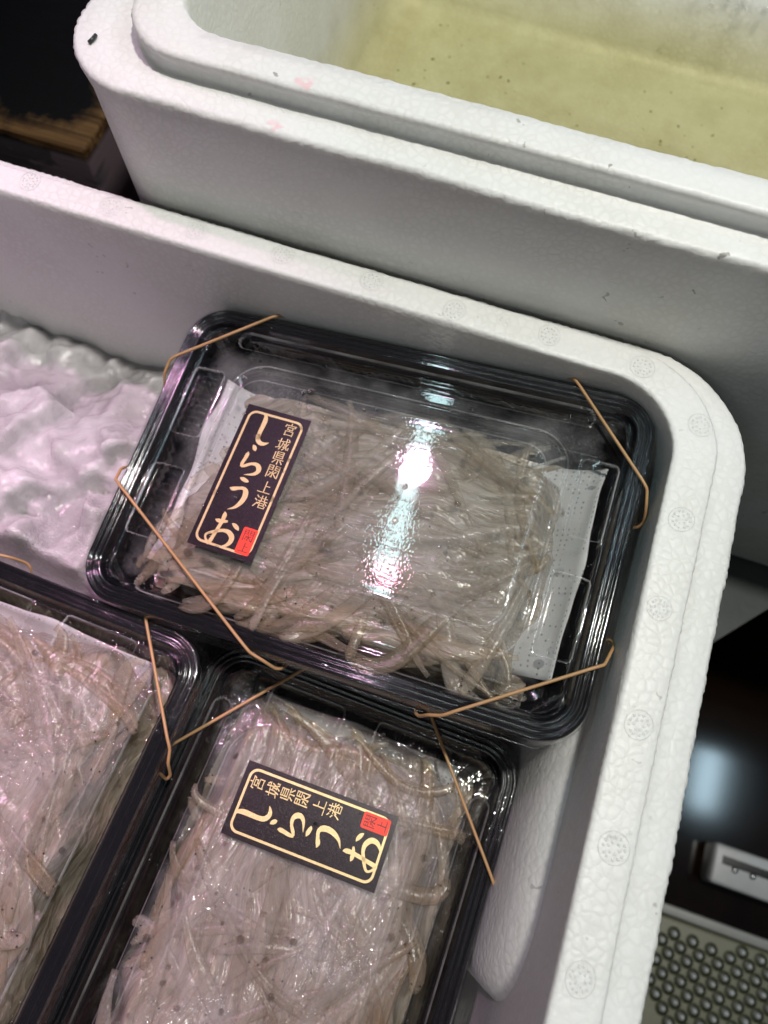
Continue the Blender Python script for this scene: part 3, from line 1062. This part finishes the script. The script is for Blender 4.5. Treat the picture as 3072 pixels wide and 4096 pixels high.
def band_path(p):
    """closed path of one rubber band over two opposite corners; p = [edge, edge, edge, edge] contact points on the rim"""
    (a, b, c, d) = [np.array(q, float) for q in p]

    def side(q, other):
        # point on the wall under q, slightly further along
        out = np.array([0.0, 0.0])
        if A - abs(q[0]) < B - abs(q[1]): out[0] = math.copysign(1, q[0])
        else: out[1] = math.copysign(1, q[1])
        tang = np.array([-out[1], out[0]])
        if tang @ (other - q) < 0: tang = -tang
        e = q.copy()
        if out[0]: e[0] = out[0] * (A + .0008)
        else: e[1] = out[1] * (B + .0008)
        return e, out, tang
    P = []
    for (s, e) in ((a, b), (c, d)):
        o = c if s is a else a
        es, os_, ts = side(s, o)
        ee, oe, te = side(e, o)
        P += [(*(es + os_ * .0012 + ts * .0110), -.0112), (*(es + os_ * .0026 + ts * .0090), -.0085), (*(es + os_ * .0016 + ts * .0055), -.0026), (*(es + os_ * .0006 + ts * .0012), -.0006), (*es, .0002)]
        ins, ine = es - os_ * .002, ee - oe * .002
        P += [(*(es * (1 - f) + ee * f), .0010) for f in (.06, .2, .4, .6, .8, .94)]
        P += [(*ee, .0002), (*(ee + oe * .0006 + te * .0012), -.0006), (*(ee + oe * .0016 + te * .0055), -.0026), (*(ee + oe * .0026 + te * .0090), -.0085), (*(ee + oe * .0012 + te * .0110), -.0112)]
        q = ee - oe * .0140 + te * .012
        P += [(*q, -.0308)]
        nxt = c if s is a else a
        en, on, tn = side(nxt, ee)
        q2 = en - on * .0140 + tn * .012
        P += [(*(q * .5 + q2 * .5), -.0309), (*q2, -.0308)]
    P = np.array(P)
    # smooth the path
    n = len(P)
    Q = []
    for i in range(n):
        p0, p1, p2, p3 = P[i - 1], P[i], P[(i + 1) % n], P[(i + 2) % n]
        for k in range(3):
            s = k / 3
            cr = .5 * (2 * p1 + (p2 - p0) * s + (2 * p0 - 5 * p1 + 4 * p2 - p3) * s * s + (3 * p1 - p0 - 3 * p2 + p3) * s ** 3)
            Q.append(.35 * cr + .65 * (p1 * (1 - s) + p2 * s))
    return Q


def corner_q(x, y):
    """distance into the heap from the bare corner of the uppermost tray"""
    return ((x + .078) * .056 - (y + .016) * .040) / .0688


def make_fish(mat, region, zlo, zhi, heading, spread, corner=False, Lr=(.052, .070)):
    """one icefish: a bent tapering body laid inside the tray"""
    x0, x1, y0, y1 = region
    Lf = random.uniform(*Lr)
    n = 16
    th = heading + random.gauss(0, spread)
    cur = random.gauss(0, 11.0)
    dcur = random.gauss(0, 260.0)
    x, y = random.uniform(x0 + .008, x1 - .008), random.uniform(y0 + .008, y1 - .008)
    while corner and corner_q(x, y) < .014:
        x, y = random.uniform(x0 + .008, x1 - .008), random.uniform(y0 + .008, y1 - .008)
    st = Lf / n
    pts = []
    for i in range(-n // 2, n // 2 + 1):
        s = i * st
        a = th + cur * s + dcur * s * s
        pts.append([a])
    X, Y = [0.0], [0.0]
    for i in range(n):
        a = pts[i][0]
        X.append(X[-1] + st * math.cos(a)); Y.append(Y[-1] + st * math.sin(a))
    X, Y = np.array(X), np.array(Y)
    X += x - X[n // 2]; Y += y - Y[n // 2]

    def soft(v, lo, hi):
        m = .010
        v = np.where(v > hi - m, hi - m + m * np.tanh((v - hi + m) / m / 1.2), v)
        return np.where(v < lo + m, lo + m - m * np.tanh((lo + m - v) / m / 1.2), v)
    X, Y = soft(X, x0, x1), soft(Y, y0, y1)
    if corner:
        q_ = np.minimum(corner_q(X, Y) - .003, 0)
        X, Y = X - q_ * .814, Y + q_ * .581
    s = np.linspace(0, 1, n + 1)
    zc = random.uniform(zlo, zhi)
    Z = zc + .0011 * np.sin(s * random.uniform(3, 7) + random.uniform(0, 6))
    W = .0029 * np.interp(s, [0, .04, .12, .3, .6, .82, .9, 1.0], [.35, .62, .85, 1.0, .95, .55, .36, .42]) * random.uniform(.6, 1.25)
    Tk = .0011 * np.interp(s, [0, .04, .12, .3, .6, .82, .9, 1.0], [.35, .7, .95, 1.0, .85, .45, .25, .06])
    roll = random.uniform(-.25, .25)
    m = 10
    V, F = [], []
    for i in range(n + 1):
        a = max(0, i - 1); b = min(n, i + 1)
        d = np.array([X[b] - X[a], Y[b] - Y[a]]); d /= np.linalg.norm(d) + 1e-9
        nx, ny = -d[1], d[0]
        for k in range(m):
            q = 2 * math.pi * k / m
            u, w = W[i] * math.cos(q), Tk[i] * math.sin(q)
            u, w = u * math.cos(roll) - w * math.sin(roll), u * math.sin(roll) + w * math.cos(roll)
            V.append((X[i] + nx * u, Y[i] + ny * u, Z[i] + w))
    for i in range(n):
        for k in range(m):
            l = (k + 1) % m
            F.append((i * m + k, i * m + l, (i + 1) * m + l, (i + 1) * m + k))
    F.append(tuple(range(m - 1, -1, -1)))
    F.append(tuple(n * m + k for k in range(m)))
    mb = MB()
    mb.add(V, F)
    d = np.array([X[2] - X[1], Y[2] - Y[1]]); d /= np.linalg.norm(d) + 1e-9
    for sgn in (-1, 1):
        c = (X[1] + d[0] * .001 - d[1] * .0016 * sgn, Y[1] + d[1] * .001 + d[0] * .0016 * sgn, Z[1] + .0011)
        dome(mb, c, .00034, .0003, 6, 2, 1)
    o = mb.build('icefish', [M['fish'], M['eye']])
    o.matrix_world = mat
    return o


def pad_mesh(mat, label, x0, x1, y0, y1, lift):
    nx, ny = 60, 36
    V, F = [], []
    for j in range(ny + 1):
        for i in range(nx + 1):
            x = x0 + (x1 - x0) * i / nx
            y = y0 + (y1 - y0) * j / ny
            e = max(0, abs(x) - .066) / .018
            if i == nx: x += .004 * (vnoise(np.array([y * 70]), np.array([x0 * 90]), 5)[0] - .5)
            z = -.0275 + lift * min(1, e) ** 1.3 + .0016 * math.sin(x * 160 + y * 90) + .0012 * math.sin(y * 210 - x * 60) + .005 * min(1, e) * (vnoise(np.array([x * 55]), np.array([y * 55]), 9)[0] - .5)
            V.append((x, y, z))
    for j in range(ny):
        for i in range(nx):
            a = j * (nx + 1) + i
            F.append((a, a + 1, a + nx + 2, a + nx + 1))
    o = mesh_obj('absorbent_pad', V, F, M['pad'])
    md = o.modifiers.new('thickness', 'SOLIDIFY'); md.thickness = .0006
    o.matrix_world = mat
    tag(o, label, 'pad')


TR = [
    dict(corner=True, m=tray_matrix(0, 0, 0, .00548, .0634, -.13774), lid=lid_mesh,
         label='black fish tray with a clear lid, lying uppermost over the other two', lab=(-.0425, -.0065, -.03),
         fish='pale translucent icefish heaped in the uppermost tray', pad='white dotted pad under the fish of the uppermost tray',
         region=(-.0750, .0705, -.0590, .0385), seed=51, heading=.35, spread=.75, drops=330, n=98,
         bands=[[(-.0594, .065), (-.096, .0356), (.0517, -.065), (.096, -.0348)], [(.0626, .065), (.096, .0300), (-.0207, -.065), (-.096, -.0195)]],
         bl=['tan rubber band across the back left and front right corners of the uppermost tray', 'tan rubber band across the back right and front left corners of the uppermost tray']),
    dict(corner=False, m=tray_matrix(.0216, -.15629, -.04111, 1.54166, -.03302, .00083), lid=lid_mesh_fog,
         label='black fish tray with misted lid and gold framed label in the front middle', lab=(.0424, .0038, .015),
         fish='pale translucent icefish packed in the front middle tray', pad='white dotted pad under the fish of the front middle tray',
         region=(-.082, .0800, -.0505, .0505), seed=61, heading=.1, spread=.7, drops=240, n=98,
         bands=[[(.0480, .065), (.096, .0262), (-.050, -.065), (-.096, -.030)], [(.0960, -.0235), (.0470, -.065), (-.096, .030), (-.050, .065)]],
         bl=['tan rubber band across the back left corner of the front middle tray', 'tan rubber band across the back right corner of the front middle tray']),
    dict(corner=False, m=tray_matrix(-.10425, -.15932, -.020, 1.53082, -.01445, -.00566), lid=lid_mesh_fog,
         label='black fish tray without a label, cut off at the left edge', lab=None,
         fish='pale translucent icefish packed in the tray at the left edge', pad='white dotted pad under the fish of the tray at the left edge',
         region=(-.082, .0810, -.0505, .0505), seed=71, heading=.9, spread=.8, drops=240, n=98,
         bands=[[(.0960, -.0360), (.0575, -.065), (-.096, .030), (-.050, .065)], [(.050, .065), (.096, .030), (-.050, -.065), (-.096, -.030)]],
         bl=['tan rubber band across the back right corner of the tray at the left edge', 'tan rubber band across the front right corner of the tray at the left edge']),
]
for T in TR:
    r = tag(empty('fish_tray', T['m']), T['label'], 'fish tray')
    b = bpy.data.objects.new('base', base_mesh); COL.objects.link(b); b.parent = r
    l = bpy.data.objects.new('lid', T['lid']); COL.objects.link(l); l.parent = r
    if T['lab']:
        make_label(r, T['lab'][0], T['lab'][1], T['lab'][2], .0035)
    add_drops(r, T['drops'], .00022, .0016, 45 if T['lid'] is lid_mesh else 14)
    for k, bp in enumerate(T['bands']):
        mb = MB()
        tube(mb, band_path(bp), .00060, 8, True)
        o = mb.build('rubber_band', M['rubber'])
        o.matrix_world = T['m']
        tag(o, T['bl'][k], 'rubber band')
    pad_mesh(T['m'], T['pad'], -.0790, .0835, -.043, .041, .0150)
    x0, x1, y0, y1 = T['region']
    nx, ny = 150, 110
    gx, gy = np.meshgrid(np.linspace(x0 - .004, x1 + .004, nx), np.linspace(y0 - .003, y1 + .003, ny))
    dd = -rrsdf(gx - (x0 + x1) / 2, gy - (y0 + y1) / 2, (x1 - x0) / 2, (y1 - y0) / 2, .016) + .009 * (vnoise(gx * 75, gy * 75, 11) - .5)
    if T['corner']: dd = np.minimum(dd, corner_q(gx, gy) + .006 * (vnoise(gx * 90, gy * 90, 13) - .5))
    sd = T['seed']
    wx = gx + .012 * (vnoise(gx * 35, gy * 35, sd) - .5); wy = gy + .012 * (vnoise(gx * 35 + 9, gy * 35, sd + 1) - .5)
    ca, sa = math.cos(T['heading']), math.sin(T['heading'])
    ua, va_ = wx * ca + wy * sa, -wx * sa + wy * ca
    gz = -.0040 + .0030 * (vnoise(gx * 40, gy * 40, sd + 2) - .5) + .0030 * np.abs(vnoise(ua * 38, va_ * 190, sd + 3) - .5) * 2 + .0012 * (vnoise(ua * 160, va_ * 420, sd + 4) - .5)
    gz = gz - .024 * (1 - sst(-.003, .010, dd))
    FV = np.stack([gx, gy, gz], -1).reshape(-1, 3)
    FF = [(j * nx + i, j * nx + i + 1, (j + 1) * nx + i + 1, (j + 1) * nx + i) for j in range(ny - 1) for i in range(nx - 1)]
    o = mesh_obj('icefish_mass', FV, FF, M['fish_mass'])
    o.matrix_world = T['m']
    tag(o, T['fish'].replace('heaped in', 'pressed together at the bottom of').replace('packed in', 'pressed together at the bottom of'), 'fish', kind='stuff')
    for i in range(T['n']):
        k = i / T['n']
        o = make_fish(T['m'], T['region'], -.0058 + .0035 * k, -.0038 + .0036 * k, T['heading'] + .5 * math.sin(i * 1.7), T['spread'], T['corner'])
        tag(o, T['fish'], 'fish', T['fish'].replace('pale translucent icefish', 'icefish'))

# ------------------------------------------------------------------ crushed ice
nx, ny = 300, 260
gx = np.linspace(-.45, .0985, nx); gy = np.linspace(-.415, .0655, ny)
GX, GY = np.meshgrid(gx, gy)
Z = -.033 - .046 * sst(-.03, .075, GY)
Z = Z + .012 * (vnoise(GX * 38, GY * 38, 5) - .5) + .003 * np.abs(vnoise(GX * 75 + 4, GY * 75, 6) - .5) * 2 + .0028 * (vnoise(GX * 190, GY * 190, 7) - .5) + .0016 * (vnoise(GX * 420, GY * 420, 8) - .5)
irng = np.random.default_rng(4)
for (cnt, amp, tilt) in ((420, .008, .30), (1500, .0030, .30)):
    sx_, sy_ = irng.uniform(-.46, .10, cnt), irng.uniform(-.45, .07, cnt)
    hh, tx, ty = irng.uniform(-amp, amp, cnt), irng.normal(0, tilt, cnt), irng.normal(0, tilt, cnt)
    wx = GX + .004 * (vnoise(GX * 110, GY * 110, 21) - .5); wy = GY + .004 * (vnoise(GX * 110, GY * 110, 22) - .5)
    best = np.full(GX.shape, 1e9); add = np.zeros(GX.shape)
    for k in range(cnt):
        dx_, dy_ = wx - sx_[k], wy - sy_[k]
        dd = dx_ * dx_ + dy_ * dy_
        m_ = dd < best
        best = np.where(m_, dd, best)
        add = np.where(m_, hh[k] + tx[k] * dx_ + ty[k] * dy_, add)
    Z = Z + .75 * add
for _ in range(1):
    P_ = np.pad(Z, 1, mode='edge')
    Z = (P_[1:-1, 1:-1] * 2 + P_[:-2, 1:-1] + P_[2:, 1:-1] + P_[1:-1, :-2] + P_[1:-1, 2:]) / 6
Z = Z + .0035 * np.abs(vnoise(GX * 90 + 7, GY * 90, 33) - .5) * 2 + .0016 * (vnoise(GX * 260, GY * 260, 31) - .5)
for T in TR:
    inv = np.array(T['m'].inverted())
    m3 = np.array(T['m'])
    lx = inv[0, 0] * GX + inv[0, 1] * GY + inv[0, 2] * 0 + inv[0, 3]
    ly = inv[1, 0] * GX + inv[1, 1] * GY + inv[1, 2] * 0 + inv[1, 3]
    d = rrsdf(lx, ly, A + .001, B + .001, RC)
    zt = m3[2, 0] * lx + m3[2, 1] * ly + m3[2, 3] - .0335
    Z = np.where(d < .010, np.minimum(Z, zt + np.clip(d, 0, .010) * 2.2), Z)
Z = np.where((GX > .02) & (GY < -.05), np.minimum(Z, -.095), Z)
Z = np.where(GY < -.24, np.minimum(Z, -.105), Z)
Z = np.maximum(Z, -.118)
V = np.stack([GX, GY, Z], -1).reshape(-1, 3)
F = [(j * nx + i, j * nx + i + 1, (j + 1) * nx + i + 1, (j + 1) * nx + i) for j in range(ny - 1) for i in range(nx - 1)]
mb = MB()
mb.add(V, F)
ice = mb.build('crushed_ice', M['ice'])
tag(ice, 'heap of frosty crushed ice filling the front foam box around the trays', 'ice', kind='stuff')
